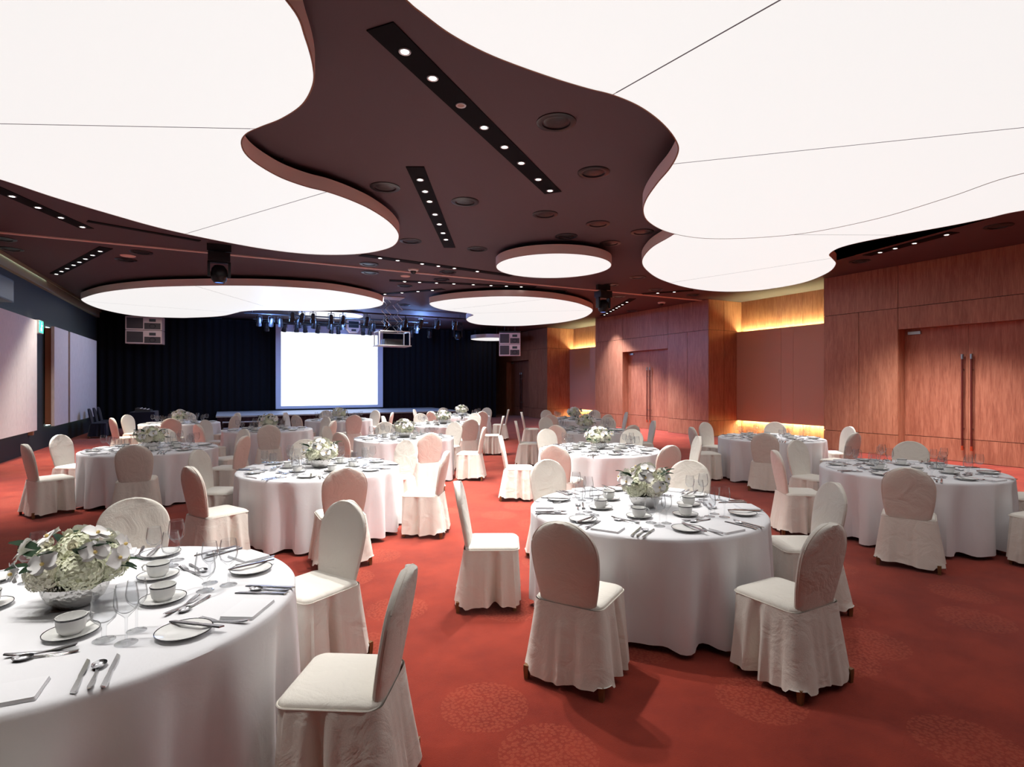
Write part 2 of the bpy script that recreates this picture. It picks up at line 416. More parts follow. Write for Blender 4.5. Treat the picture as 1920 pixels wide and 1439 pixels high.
# ------------------------------------------------------------------ luminous ceiling panels
def spline(P, k=7):
    out = []; n = len(P)
    for i in range(n):
        a, b, c_, d = (Vector(P[(i+j-1) % n]) for j in range(4))
        for q in range(k):
            t = q/k
            out.append(0.5*((2*b) + (c_-a)*t + (2*a-5*b+4*c_-d)*t*t + (3*b-a-3*c_+d)*t**3))
    return out
def luminous(label, pix, z, extra=(), seams=(), thick=0.18):
    P = [on_height(x, y, z) for x, y in pix] + [room(X, d) for X, d in extra]
    S = spline(P)
    area = sum(S[i].x*S[(i+1) % len(S)].y - S[(i+1) % len(S)].x*S[i].y for i in range(len(S)))
    if area < 0: S.reverse()
    cx = sum(p.x for p in S)/len(S); cy_ = sum(p.y for p in S)/len(S)
    root = empty('luminous_panel', (cx, cy_, z)); tag(root, label, 'ceiling light', 'luminous ceiling panels')
    Q = [(p.x-cx, p.y-cy_) for p in S]; n = len(Q)
    fz = [[(x, y, 0.0) for x, y in Q], [(x, y, thick) for x, y in Q]]
    MB().rings(fz, False, False).build('fascia', 'fascia', root)
    inn = []
    for i in range(n):
        e_ = Vector(Q[(i+1) % n]) - Vector(Q[i-1]); e_.normalize(); inn.append((Q[i][0] - e_.y*0.014, Q[i][1] + e_.x*0.014))
    MB().rings([[(x, y, -0.003) for x, y in inn], [(x, y, -0.003) for x, y in Q], [(x, y, 0.004) for x, y in Q]], False, False).build('rim', 'panel_edge', root)
    bm = bmesh.new(); vs = [bm.verts.new((x, y, thick)) for x, y in Q]; bm.faces.new(vs); bmesh.ops.triangulate(bm, faces=bm.faces[:])
    me = bpy.data.meshes.new('top_board'); bm.to_mesh(me); bm.free(); put('top_board', me, 'fascia', root)
    bm = bmesh.new(); vs = [bm.verts.new((x, y, 0.004)) for x, y in reversed(Q)]; bm.faces.new(vs); bmesh.ops.triangulate(bm, faces=bm.faces[:])
    pieces = [bm]
    for (p0, p1) in seams:
        a = Vector(on_height(*p0, z)); b = Vector(on_height(*p1, z)); dirv = (b-a).normalized(); nrm = Vector((-dirv.y, dirv.x, 0))
        co = Vector((a.x-cx, a.y-cy_, 0.004)); new = []
        for q in pieces:
            for sgn in (1, -1):
                cpy = q.copy()
                bmesh.ops.bisect_plane(cpy, geom=cpy.verts[:]+cpy.edges[:]+cpy.faces[:], plane_co=co + nrm*0.007*sgn, plane_no=nrm*sgn, clear_inner=True)
                if len(cpy.faces): new.append(cpy)
                else: cpy.free()
            q.free()
        pieces = new
    for q in pieces:
        me = bpy.data.meshes.new('diffuser'); q.to_mesh(me); q.free(); put('diffuser', me, 'diffuser', root)
    if seams:
        bm = bmesh.new(); vs = [bm.verts.new((x, y, 0.03)) for x, y in reversed(Q)]; bm.faces.new(vs); bmesh.ops.triangulate(bm, faces=bm.faces[:])
        me = bpy.data.meshes.new('seam_backing'); bm.to_mesh(me); bm.free(); put('seam_backing', me, 'ceiling_brown', root)
    for i in range(0, n, max(1, n//6)):
        x, y = Q[i]; MB().tube([(x*0.8, y*0.8, thick), (x*0.8, y*0.8, ZC-z)], 0.012, 6).build('hanger_rod', 'black', root)
    return root
luminous('huge curving luminous panel with two seams over the fabric panel side', [(548,12),(575,72),(589,125),(588,160),(568,196),(530,222),(490,238),(463,251),(454,268),(463,290),(490,312),(530,334),(575,350),(615,360),(660,376),(700,395),(735,420),(749,443),(737,462),(700,473),(650,478),(580,477),(500,468),(400,450),(300,428),(200,400),(100,370),(0,337)],
    4.30, [(-6.7,6.2),(-6.2,4.9),(-5.2,3.8),(-4.0,3.05),(-2.9,2.75),(-2.1,2.85),(-1.65,3.2)], [((0,233),(460,242)),((345,440),(615,360))])
luminous('largest low luminous panel over the door side, with sharp dark seams', [(760,0),(790,25),(840,62),(900,95),(960,120),(1040,148),(1100,166),(1150,179),(1200,201),(1240,231),(1265,262),(1270,285),(1255,315),(1230,345),(1210,375),(1205,397),(1215,416),(1245,433),(1290,444),(1340,448),(1420,446),(1520,436),(1650,409),(1780,370),(1920,325)],
    4.12, [(6.7,5.6),(7.3,4.6),(7.3,3.2),(6.3,1.6),(4.6,0.6),(2.6,0.2),(0.8,0.4),(-0.4,1.2),(-0.95,2.2),(-0.9,3.0)], [((1150,178),(1465,0)),((1265,308),(1920,240))])
luminous('luminous panel with hooked end partly above the largest panel', [(1250,447),(1218,467),(1203,490),(1213,508),(1240,525),(1290,540),(1350,547),(1420,545),(1500,532),(1550,513),(1568,496),(1562,485),(1556,477),(1572,466),(1612,455),(1680,442),(1780,424),(1850,410),(1920,395)],
    4.32, [(8.6,7.5),(9.0,6.6),(8.2,6.1),(7.0,6.4),(5.8,7.0),(4.5,7.6),(3.4,8.3),(2.9,9.1)], [((1552,486),(1249,532)),((1519,441),(1716,441.6))])
luminous('long luminous panel nearest the fabric panels, in front of the screen', [(153,564),(160,557),(199,547),(275,539),(367,536),(440,535.5),(516,537),(610,543),(672,552.5),(710,562),(719,570),(706,576),(672,580.6),(579,583.8),(500,582),(458,584),(443,587),(422,592),(397,594.5),(360,596),(336,596.4),(275,594.3),(229,588.8),(183,578)], 4.30, (), [((153,565),(443,587)),((367,537),(520,582))])
luminous('kidney shaped luminous panel with notched rim, nearest the wooden wall and stage', [(804.7,569),(820,565),(847,561),(890,557.5),(941,555.6),(990,556.5),(1035,560),(1070,565.5),(1094,572),(1112,582),(1097,594.7),(1070,602),(1035,607),(972,611.6),(910,610),(884,606),(874,600),(878,595),(887,591),(873,587),(835,582),(813,576)], 4.30, (), [((844,580.6),(1016,562)),((885,588),(1111,582))])
def round_panel(label, x0, x1, y0, y1, z, th=0.18):
    a = Vector(on_height((x0+x1)/2, y0, z)); b = Vector(on_height((x0+x1)/2, y1, z)); c0 = (a+b)/2
    d = c0.x*ST + c0.y*CT; R = (x1-x0)/2*d/F_PX*0.985
    X, dd = c0.x*CT - c0.y*ST, d
    luminous(label, [], z, [(X + R*math.cos(i*math.pi/8), dd + R*math.sin(i*math.pi/8)) for i in range(16)], (), th)
round_panel('plain round luminous disc alone in the middle of the ceiling', 928, 1147, 474, 522.5, 4.30)
round_panel('round luminous disc above the stage light rig', 562, 680, 584, 599, 4.46, 0.07)
round_panel('small round luminous disc beside the hanging loudspeaker near the door', 882, 962, 633, 640, 4.02)

# ------------------------------------------------------------------ ceiling fittings
spot_i = 0
def lamp_mesh():
    return MB().lathe([(0.036, 0.004), (0.0, 0.004)], 16).mesh('bulb')
BULB = lamp_mesh(); RING = MB().lathe([(0.036, 0.012), (0.036, -0.004), (0.052, -0.006), (0.055, 0.002)], 20).mesh('trim_ring')
BULB_OFF = BULB.copy()
def strip(label, p0, p1, lamps, width=0.24, off=(), power=1.0, shielded=(), cap=60, col=(1, 0.97, 0.935)):
    a = Vector(on_height(*p0, ZC)); b = Vector(on_height(*p1, ZC)); c0 = (a+b)/2; dv = b-a; L_ = dv.length; ang = math.atan2(dv.y, dv.x)
    root = empty('downlight_strip', (c0.x, c0.y, ZC), ang); tag(root, label, 'ceiling light', 'recessed downlight strips')
    MB().box(-L_/2, L_/2, -width/2, width/2, -0.010, -0.001).build('housing', 'slot_black', root, smooth=False)
    for i, q in enumerate(lamps):
        p = Vector(on_height(*q, ZC)); u = (p-c0).dot(dv.normalized())
        lp = put('trim_ring', RING, 'chrome_dull', root, (u, 0, -0.016))
        if i in off: put('bulb', BULB_OFF, 'lamp_off', lp, (0, 0, -0.006))
        else:
            put('bulb', BULB, 'lamp_glow', lp, (0, 0, -0.006))
            if i not in shielded:
                ld = bpy.data.lights.new('downlight', 'SPOT'); ld.energy = SPOT_W*power; ld.spot_size = math.radians(cap); ld.spot_blend = 0.75
                ld.shadow_soft_size = 0.05; ld.color = col
                lo = bpy.data.objects.new('downlight', ld); COL.objects.link(lo); lo.parent = root; lo.location = (u, 0, -0.06)
strip('longest downlight strip, between the two largest luminous panels', (712,48), (1037,361), [(750,96),(806.7,144.7),(860.8,195.5),(905.5,236.8),(945,273.5),(974.6,304),(1005.6,335),(1030.8,355.7)], 0.26, off=(2,), power=0.95, cap=85)
strip('short downlight strip with seven lamps beside the round ceiling speakers', (778,312), (843,464), [(784.7,335),(796,357),(804.5,376),(813.5,400.4),(822,419),(830,435.6),(836.5,448)], 0.24)
strip('downlight strip running past the huge panel toward the dark wall', (-60,330), (163,428), [(-50,342),(6,365.7),(55.8,387),(98,406),(140.6,423.8)], 0.24, power=1.2)
strip('eight-lamp downlight strip near the lit slot of the dark wall', (199,464), (104,514), [(190,470.4),(177,478),(163.5,485),(152.5,491),(140.6,496.5),(129,503),(120,508.6),(108.5,513.5)], 0.24, power=0.75, cap=62, col=(1, 0.90, 0.74))
strip('six-lamp downlight strip pointing at the round luminous disc', (676,478), (960,517), [(709.4,484.7),(742.5,489),(788,495.3),(818.4,499.4),(848.4,503.4),(891,509.4)], 0.24)
strip('eight-lamp downlight strip along the ceiling track', (730,526), (1004,538.4), [(758,529.4),(786,530),(817.5,531.6),(850,532.8),(886,534.4),(919,536),(948,537),(976,538)], 0.24, shielded=(5, 6, 7))
strip('four-lamp downlight strip beside the projector lift', (704,552.5), (832,542), [(724,551.6),(756,549),(787.5,547),(815,545)], 0.24)
strip('eight-lamp downlight strip ending at the middle wooden pier', (1186,560), (1129,592.5), [(1178,566),(1170.6,570.8),(1164,574.4),(1158.8,577),(1152,580.6),(1146,583.5),(1140,587.3),(1135.6,590)], 0.24, power=1.6, cap=80, col=(0.84, 0.9, 1.0))
strip('downlight strip behind the hooked luminous panel', (1204,551), (1300,544.5), [(1234,549.7),(1265,547.7)], 0.24, power=1.5)
strip('downlight strip nearest the wooden doors away from the stage', (1625,479), (1790,435), [(1654.8,472.6),(1683,465),(1717.7,455.3),(1774.6,439)], 0.24, power=1.5, cap=100)

def plan_px(X, d):
    return HX + F_PX*X/d, HY - F_PX*(ZC-CAM_H)/d
strip('added unseen downlight strip beyond the huge panel, over the panel table of row five', plan_px(-4.3, 1.75), plan_px(-1.7, 1.95), [plan_px(-4.05+0.36*i, 1.77+0.028*i) for i in range(7)], 0.24, power=0.27)  # unseen strip added to brighten the nearest table, placed after its glass shadows
SPK = (MB().lathe([(0.0, -0.004), (0.10, -0.010), (0.125, -0.004), (0.15, 0.004)], 28).mesh('speaker_cone'),
       MB().lathe([(0.15, 0.0), (0.155, -0.016), (0.19, -0.018), (0.215, -0.010), (0.217, 0.0)], 28).mesh('speaker_rim'))
spk = [(1043,229),(1113,323),(722,351),(872,378),(1022,402),(1121,420),(1062,443),(1204,435),(1144,456),(770,452),(895,467),(692,495),(694,511),(840,510),(828,524),(759,536),(758,572),(1051,546),(1196,520),(1146,534),(1160,556),(1230,543),(1300,553),(1612,490),(1667,452),(1872,424),(5,448),(20,467),(265,473),(236,487),(1185,583)]
MARKS = [('the plain round luminous disc', (1037, 497)), ('the seven-lamp downlight strip', (812, 395)), ('the longest downlight strip', (880, 210)), ('the projector lift', (735, 559)), ('the kidney shaped panel', (950, 580)), ('the moving light by the wooden pier', (1131, 535)), ('the strip nearest the wooden doors', (1690, 462)), ('the eight-lamp strip by the dark wall', (150, 490))]
ORDS = ['closest', 'second closest', 'third closest', 'fourth closest', 'fifth closest', 'sixth closest', 'seventh closest', 'eighth closest']
POS = [Vector(on_height(*q, ZC)) for q in spk]
def spk_label(x, y):
    best = None
    for nm, q in MARKS:
        c_ = Vector(on_height(*q, ZC)); dd = sorted((p - c_).length for p in POS)
        k_ = min(range(len(dd)), key=lambda i_: abs(dd[i_] - (Vector((x, y)) - c_).length))
        if best is None or k_ < best[0]: best = (k_, nm)
    return 'round dark ceiling loudspeaker %s to %s' % (ORDS[min(best[0], 7)], best[1])
for i, q in enumerate(spk):
    x, y = on_height(*q, ZC)
    o = empty('ceiling_speaker', (x, y, ZC)); tag(o, spk_label(x, y), 'speaker', 'round ceiling loudspeakers')
    put('cone', SPK[0], 'black_gloss', o); put('rim', SPK[1], 'black_gloss', o)
for q, r_, lb in (((240,480), 0.15, 'flat pale round ceiling cover near the lit wall slot'), ((760,518), 0.13, 'flat pale round ceiling cover beside the ceiling track')):
    x, y = on_height(*q, ZC)
    tag(MB().lathe([(0.0, -0.012), (r_*0.9, -0.012), (r_, 0.0)], 28).build('ceiling_cover', 'trim_track', None, (x, y, ZC)), lb, 'cover')
for q, lb in (((775,505), 'white dome camera on the ceiling beside the round disc'), ((1240.5,567), 'white dome camera on the ceiling near the middle wooden pier')):
    x, y = on_height(*q, ZC)
    o = empty('dome_camera', (x, y, ZC)); tag(o, lb, 'camera', 'dome cameras')
    MB().lathe([(0.13, 0.0), (0.13, -0.03), (0.10, -0.05), (0.07, -0.05)], 20, cap0=True, cap1=True).build('mount', 'white_paint', o)
    MB().lathe([(0.075, -0.05), (0.07, -0.08), (0.045, -0.115), (0.0, -0.13)], 18).build('dome', 'black_gloss', o)
# partition track across the ceiling
ta = Vector(on_height(0, 439.5, ZC)); tb = Vector(on_height(1335, 563, ZC)); yt = (ta.y+tb.y)/2
struct(MB().box(XL+0.16, XR, yt-0.05, yt+0.05, ZC-0.02, ZC).build('trim_1', 'trim_track', smooth=False), 'pale straight ceiling track crossing the hall', 'ceiling track')
x, y = on_height(276, 434, ZC)
tag(MB().box(-0.9, 0.9, -0.06, 0.06, -0.012, -0.001).build('air_slot', 'slot_black', None, (x, y, ZC-0.001), math.radians(20), smooth=False), 'plain black air slot beside the huge luminous panel', 'air vent')

def moving_head(px, label):
    x, y = on_height(*px, ZC)
    o = empty('moving_light', (x, y, ZC)); tag(o, label, 'stage light', 'moving head stage lights')
    MB().box(-0.22, 0.22, -0.05, 0.05, -0.14, 0.0).build('ceiling_bracket', 'black', o, smooth=False)
    MB().box(-0.2, 0.2, -0.16, 0.16, -0.36, -0.18).box(-0.1, 0.1, -0.04, 0.04, -0.18, -0.14).build('base', 'black', o, smooth=False)
    MB().box(-0.21, -0.16, -0.07, 0.07, -0.66, -0.36).box(0.16, 0.21, -0.07, 0.07, -0.66, -0.36).box(-0.21, 0.21, -0.07, 0.07, -0.38, -0.36).build('yoke', 'black_gloss', o, smooth=False)
    hd = MB().lathe([(0.0, -0.42), (0.09, -0.43), (0.14, -0.50), (0.155, -0.60), (0.14, -0.72), (0.10, -0.78), (0.085, -0.78)], 24).build('head', 'black_gloss', o)
    MB().lathe([(0.0, -0.772), (0.085, -0.772)], 18).build('lens', 'lens_blue', hd)
moving_head((411,459), 'black moving head light below the huge luminous panel')
moving_head((1131,535), 'black moving head light near the middle wooden pier')
moving_head((858,605), 'small black moving head light right of the stage rig, by the round disc')
moving_head((405,596), 'small black moving head light left of the stage rig, by the curtain')

# stage light rig: three pipes with hanging spotlights
def rig(y, zc, xs_px, label):
    xs_ = []
    for px in xs_px:
        x, _ = on_y(px, 590, y); xs_.append(x)
    x0, x1 = min(xs_)-0.5, max(xs_)+0.5
    o = empty('lighting_pipe', ((x0+x1)/2, y, zc)); tag(o, label, 'lighting rig')
    MB().tube([(-(x1-x0)/2, 0, 0), ((x1-x0)/2, 0, 0)], 0.03, 10).build('pipe', 'dark_grey', o)
    for u in (-(x1-x0)*0.46, (x1-x0)*0.46):
        MB().tube([(u, 0, 0), (u, 0, ZC-zc)], 0.012, 6).build('hanger', 'dark_grey', o)
    return xs_
BODY = MB().lathe([(0.0, 0.17), (0.05, 0.165), (0.075, 0.10), (0.08, -0.06), (0.095, -0.07), (0.095, -0.17), (0.085, -0.17), (0.08, -0.10)], 14).mesh('lamp_body')
LENS = MB().lathe([(0.0, -0.12), (0.08, -0.12)], 12).mesh('lens')
YOKE = MB().box(-0.11, -0.098, -0.02, 0.02, -0.02, 0.20).box(0.098, 0.11, -0.02, 0.02, -0.02, 0.20).box(-0.11, 0.11, -0.02, 0.02, 0.19, 0.205).box(-0.015, 0.015, -0.015, 0.015, 0.205, 0.26).mesh('yoke', False)
ORD = 'first second third fourth fifth sixth seventh eighth ninth tenth eleventh twelfth'.split()
def spots(xs_, y, zc, tilt, pipe):
    for i, x in enumerate(sorted(xs_)):
        label = '%s black spotlight from the fabric-panel end of the %s stage pipe' % (ORD[i], pipe)
        o = empty('stage_spotlight', (x, y, zc-0.292)); tag(o, label, 'stage light', 'spotlights on the %s stage pipe' % pipe)
        put('yoke', YOKE, 'black', o)
        b_ = put('lamp_body', BODY, 'black', o); b_.rotation_euler = (tilt + 0.12*math.sin(i*2.1), 0.15*math.sin(i*1.7), 0)
        put('lens', LENS, 'black_gloss', b_)
RA = [548,566,587,621,643,688,725,760,789,820.6,853]
RB = [485.6,509,526,560.6,588.8,618.8,641,700,748.8,781.6]
RC_ = [500,533.4,556,572,596,621.6,634,680.6,693.8,771.4,805]
spots(rig(20.95, 4.42, RA, 'front black lighting pipe of the stage rig'), 20.95, 4.42, 0.5, 'front')
spots(rig(22.5, 4.37, RB, 'middle black lighting pipe of the stage rig'), 22.5, 4.37, 0.4, 'middle')
spots(rig(24.4, 4.36, RC_, 'rear black lighting pipe of the stage rig'), 24.4, 4.36, 0.3, 'rear')

for x, y in ((1.5, 22.2), (4.4, 22.2), (7.3, 22.2)):
    ld = bpy.data.lights.new('stage_wash', 'POINT'); ld.energy = 180; ld.color = (0.22, 0.42, 1.0); ld.shadow_soft_size = 0.12
    lo = bpy.data.objects.new('stage_wash', ld); COL.objects.link(lo); lo.location = (x, y, 4.0)
def line_array(x, y, ztop, rz, wid, label):
    o = empty('line_array', (x, y, ztop), rz); tag(o, label, 'loudspeaker', 'hanging loudspeaker stacks')
    MB().box(-wid/2, wid/2, -0.2, 0.25, 0.0, 0.05).build('fly_frame', 'black', o, smooth=False)
    for i in range(2):
        z1 = -0.02 - 0.53*i; z0_ = z1 - 0.51
        b_ = MB().box(-wid/2, wid/2, -0.18, 0.27, z0_, z1).build('cabinet', 'speaker_wood', o, smooth=False)
        MB().box(-wid/2+0.04, -0.02, -0.188, -0.181, z0_+0.05, z1-0.05).box(-wid/2+0.04, -0.02, -0.195, -0.181, z0_+0.225, z0_+0.24).build('grille', 'speaker_grille', b_, smooth=False)
        MB().box(0.02, wid/2-0.04, -0.186, -0.181, z0_+0.03, z0_+0.27).build('horn_panel', 'speaker_grille', b_, smooth=False)
        hn = MB(); hn.lathe([(0.0, -0.02), (0.05, -0.015), (0.11, 0.0)], 20)
        ho = hn.build('horn', 'black_gloss', b_, (wid/4-0.01, -0.192, z0_+0.15)); ho.rotation_euler = (math.pi/2, 0, 0); ho.scale = (1, 0.8, 1)
        MB().box(wid/4-0.12, wid/4+0.10, -0.186, -0.181, z0_+0.32, z0_+0.43).build('tweeter', 'dark_grey', b_, smooth=False)
    for u in (-wid/4, wid/4): MB().tube([(u, 0, 0.05), (u, 0, ZC-ztop)], 0.012, 6).build('hanging_rod', 'black', o)
p = room((272-HX)/F_PX*21.35, 21.35); line_array(p[0], p[1], 4.36, math.radians(-8), 1.2, 'pale two-box loudspeaker stack hanging near the fabric panels')
p = room((956-HX)/F_PX*25.2, 25.2); line_array(p[0], p[1], 4.10, math.radians(-30), 0.96, 'pale two-box loudspeaker stack hanging near the wooden wall')
x, z = on_y(662, 613, 24.9)
o = empty('center_loudspeaker', (x, 24.9, z)); tag(o, 'single pale loudspeaker in the middle of the stage rig', 'loudspeaker')
MB().add([(-0.28,-0.15,0.27),(0.28,-0.15,0.27),(0.28,-0.15,-0.1),(0.15,-0.15,-0.27),(-0.15,-0.15,-0.27),(-0.28,-0.15,-0.1),(-0.28,0.15,0.27),(0.28,0.15,0.27),(0.28,0.15,-0.1),(0.15,0.15,-0.27),(-0.15,0.15,-0.27),(-0.28,0.15,-0.1)],
         [(0,5,4,3,2,1),(6,7,8,9,10,11)]+[(i,(i+1)%6,(i+1)%6+6,i+6) for i in range(6)]).build('cabinet', 'speaker_wood', o, smooth=False)
MB().box(-0.22, 0.22, -0.156, -0.151, -0.06, 0.23).build('grille', 'black', o, smooth=False)
MB().box(-0.1, 0.1, -0.156, -0.151, -0.21, -0.12).build('horn', 'dark_grey', o, smooth=False)
for u in (-0.1, 0.1): MB().tube([(u, 0, 0.27), (u, 0, ZC-z)], 0.012, 6).build('hanging_rod', 'black', o)

# projector in its lift
px_, py_ = on_height(735, 559, ZC)
o = empty('projector_lift', (px_, py_, 2.98)); tag(o, 'white open cage on a scissor lift hanging from the ceiling', 'projector lift')
MB().box(-0.55, 0.55, -0.36, 0.36, 0, 0.03).build('shelf', 'white_metal', o, smooth=False)
for sx in (-0.5, 0.5):
    for sy in (-0.33, 0.33):
        MB().box(sx-0.015, sx+0.015, sy-0.015, sy+0.015, 0.03, 0.46).build('post', 'white_metal', o, smooth=False)
MB().box(-0.515, 0.515, -0.345, -0.315, 0.46, 0.49).box(-0.515, 0.515, 0.315, 0.345, 0.46, 0.49).box(-0.515, -0.485, -0.345, 0.345, 0.46, 0.49).box(0.485, 0.515, -0.345, 0.345, 0.46, 0.49).build('top_frame', 'white_metal', o, smooth=False)
sc_ = MB(); zz = [0.49, 0.84, 1.19, ZC-2.98]
for i in range(3):
    for sx in (-1, 1):
        sgn = 1 if i % 2 == 0 else -1
        for sy in (-0.25, 0.25):
            MB().tube([(sx*0.28*1, sy, zz[i]), (sx*0.10, sy, (zz[i]+zz[i+1])/2), (sx*0.28, sy, zz[i+1])], 0.009, 6).build('scissor_arm', 'white_metal', o)
MB().box(-0.35, 0.35, -0.3, 0.3, ZC-2.98-0.02, ZC-2.98).build('ceiling_plate', 'white_metal', o, smooth=False)
o = empty('projector', (px_, py_, 3.011)); tag(o, 'black projector standing in the white hanging cage', 'projector')
MB().rings([rrect(0.30, -0.24, 0.24, 0.05, 5, z) for z in (0, 0.03, 0.17, 0.2)]).build('body', 'dark_grey', o)
l_ = MB().lathe([(0.0, 0.0), (0.075, 0.0), (0.085, 0.10), (0.075, 0.10), (0.06, 0.05)], 20).build('lens', 'black_gloss', o, (-0.12, 0.23, 0.11)); l_.rotation_euler = (-math.pi/2, 0, 0)
MB().box(-0.25, 0.25, -0.243, -0.238, 0.05, 0.14).build('vent_grille', 'black', o, smooth=False)

# left wall small fittings, dark corner group
x_, z_ = XL, 3.06
o = empty('exit_sign', (XL, 18.45, z_)); tag(o, 'small lit green emergency exit sign on the dark wall', 'exit sign')
MB().box(0, 0.12, -0.20, 0.20, 0, 0.34).build('case', 'white_paint', o, smooth=False)
MB().box(0.121, 0.126, -0.18, 0.18, 0.02, 0.32).build('sign_face', 'exit_green', o, smooth=False)
MB().lathe([(0.0, 0.0), (0.028, 0.0)], 10).build('sign_figure', 'exit_white', o, (0.128, 0.02, 0.27)).rotation_euler = (0, math.pi/2, 0)
MB().box(0.127, 0.129, -0.02, 0.03, 0.12, 0.23).box(0.127, 0.129, 0.03, 0.10, 0.19, 0.22).box(0.127, 0.129, -0.07, -0.02, 0.06, 0.14).box(0.127, 0.129, 0.01, 0.05, 0.05, 0.13).build('sign_figure', 'exit_white', o, smooth=False)
tag(MB().box(0, 0.09, -0.06, 0.06, 0, 0.12).box(0.09, 0.095, -0.05, 0.05, 0.01, 0.11).build('wall_socket', 'panel_edge', None, (XL, 17.9, 0.45), smooth=False), 'small brown wall socket box low on the dark wall', 'socket')
o = empty('wall_loudspeaker', (XL, 13.97, 3.42)); tag(o, 'black loudspeaker mounted high on the dark wall above the longest panel', 'loudspeaker')
MB().box(0.05, 0.5, -0.9, 0.9, 0, 0.45).build('cabinet', 'black', o, smooth=False)
MB().box(0.0, 0.05, -0.2, 0.2, 0.1, 0.4).build('bracket', 'black', o, smooth=False)
MB().box(0.501, 0.506, -0.86, 0.86, 0.02, 0.42).build('grille', 'black_gloss', o, smooth=False)

# ------------------------------------------------------------------ banquet chair
def back_rings(z_lo, z_hi, th):
    R = []
    n = 30
    for i in range(n+1):
        u = i/n
        z = z_lo + (z_hi-z_lo)*(1-(1-u)**1.8)
        # half width: waist at the seat, wider up high, round arch at the top
        a = (z-z_lo)/(z_hi-z_lo)
        wdt = 0.168 + 0.043*math.sin(min(1, a/0.62)*math.pi/2)
        zt_ = z_hi - 0.20
        if z > zt_: wdt *= math.sqrt(max(0.0, 1-((z-zt_)/0.2005)**2.2))
        yb = -0.192 - 0.086*a**1.1
        t = th*min(1, 0.25 + wdt/0.06) if wdt < 0.05 else th
        ring = []
        m_ = 20
        for j in range(m_):
            an = 2*math.pi*j/m_; cx, sy = math.cos(an), math.sin(an)
            ring.append((wdt*math.copysign(abs(cx)**0.55, cx), yb + t*math.copysign(abs(sy)**0.75, sy) + 0.018*(1-(cx*cx))*0 - 0.02*(1-min(1, abs(cx)**0.55)**2)*a, z))
        R.append(ring)
    return R
def skirt_mesh(seed):
    rnd = random.Random(seed)
    base = rrect(0.203, -0.218, 0.19, 0.045, 6)
    # resample evenly
    P = [Vector(p) for p in base] + [Vector(base[0])]
    seg = [(P[i+1]-P[i]).length for i in range(len(P)-1)]; tot = sum(seg); n = 132; pts = []
    i = 0; acc = 0
    for k_ in range(n):
        s = tot*k_/n
        while acc + seg[i] < s: acc += seg[i]; i += 1
        pts.append(P[i].lerp(P[i+1], (s-acc)/max(seg[i], 1e-9)))
    zs = [0.462, 0.45, 0.42, 0.37, 0.31, 0.25, 0.19, 0.13, 0.08, 0.045]
    ph = [rnd.uniform(0, 6.28) for _ in range(4)]
    R = []
    for z in zs:
        a = (0.462-z)/0.417; ring = []
        for k_, p in enumerate(pts):
            q = p.copy(); nrm = Vector((p.x/0.205, (p.y+0.012)/0.212, 0)); mx_ = max(abs(nrm.x), abs(nrm.y))
            corner = min(abs(nrm.x), abs(nrm.y))
            out = Vector((math.copysign(abs(nrm.x)**3, nrm.x), math.copysign(abs(nrm.y)**3, nrm.y), 0)); out.normalize()
            fl = 0.010 + 0.040*a + 0.022*a*max(0, corner-0.5)*2 + (0.022*a if p.y < -0.15 else 0)
            if p.y > 0.15: fl = 0.004 + 0.012*a
            d_ = fl*1.0
            ang = math.atan2(p.y, p.x)
            d_ += a*(0.009*math.sin(7*ang+ph[0]) + 0.008*math.sin(13*ang+ph[1]) + 0.005*math.sin(23*ang+ph[2]))
            # inverted pleat at the middle of each side
            if abs(abs(nrm.x)-1) < 0.06:
                v_ = (p.y-0.015)/0.034
                d_ += a**0.6*(0.020*math.exp(-((abs(v_)-1.5)/0.7)**2) - 0.075*math.exp(-(v_*v_)*1.4))
            dz = 0.0
            if z < 0.06: dz = 0.012*math.sin(3*ang+ph[3]) + (0.022 if corner > 0.8 and p.y < 0 else 0)
            q += out*d_; ring.append((q.x, q.y, z+dz))
        R.append(ring)
    b = MB(); b.rings(R, False, False); return b.mesh('skirt')
LEG = MB().rings([[(sx*r, sy*r, z) for sx, sy in ((1,1),(-1,1),(-1,-1),(1,-1))] for r, z in ((0.012, 0.0), (0.015, 0.05), (0.015, 0.08))]).mesh('leg', False)
SEAT = MB().rings([rrect(0.203*s_, -0.20*s_ - 0.01, 0.190*s_, 0.05*s_, 6, z) for s_, z in ((0.995, 0.445), (1.02, 0.455), (1.025, 0.466), (1.0, 0.477), (0.93, 0.486), (0.75, 0.492), (0.4, 0.495))]).mesh('seat_cover')
PIPE = MB().tube([(x*1.03, y*1.03, 0.461) for x, y, _ in rrect(0.205, -0.205, 0.193, 0.05, 5)], 0.0042, 5, closed=True).mesh('piping')
BACK = MB().rings(back_rings(0.44, 0.952, 0.027)).mesh('back_cover')
edge = []
for rg in back_rings(0.46, 0.951, 0.027): edge.append(rg[19])
edge2 = [rg[11] for rg in back_rings(0.46, 0.951, 0.027)]
EPIPE = MB().tube(edge[:-1] + list(reversed(edge2[:-1])), 0.004, 5).mesh('piping')
SK = [skirt_mesh(s) for s in (3, 11, 27, 42)]
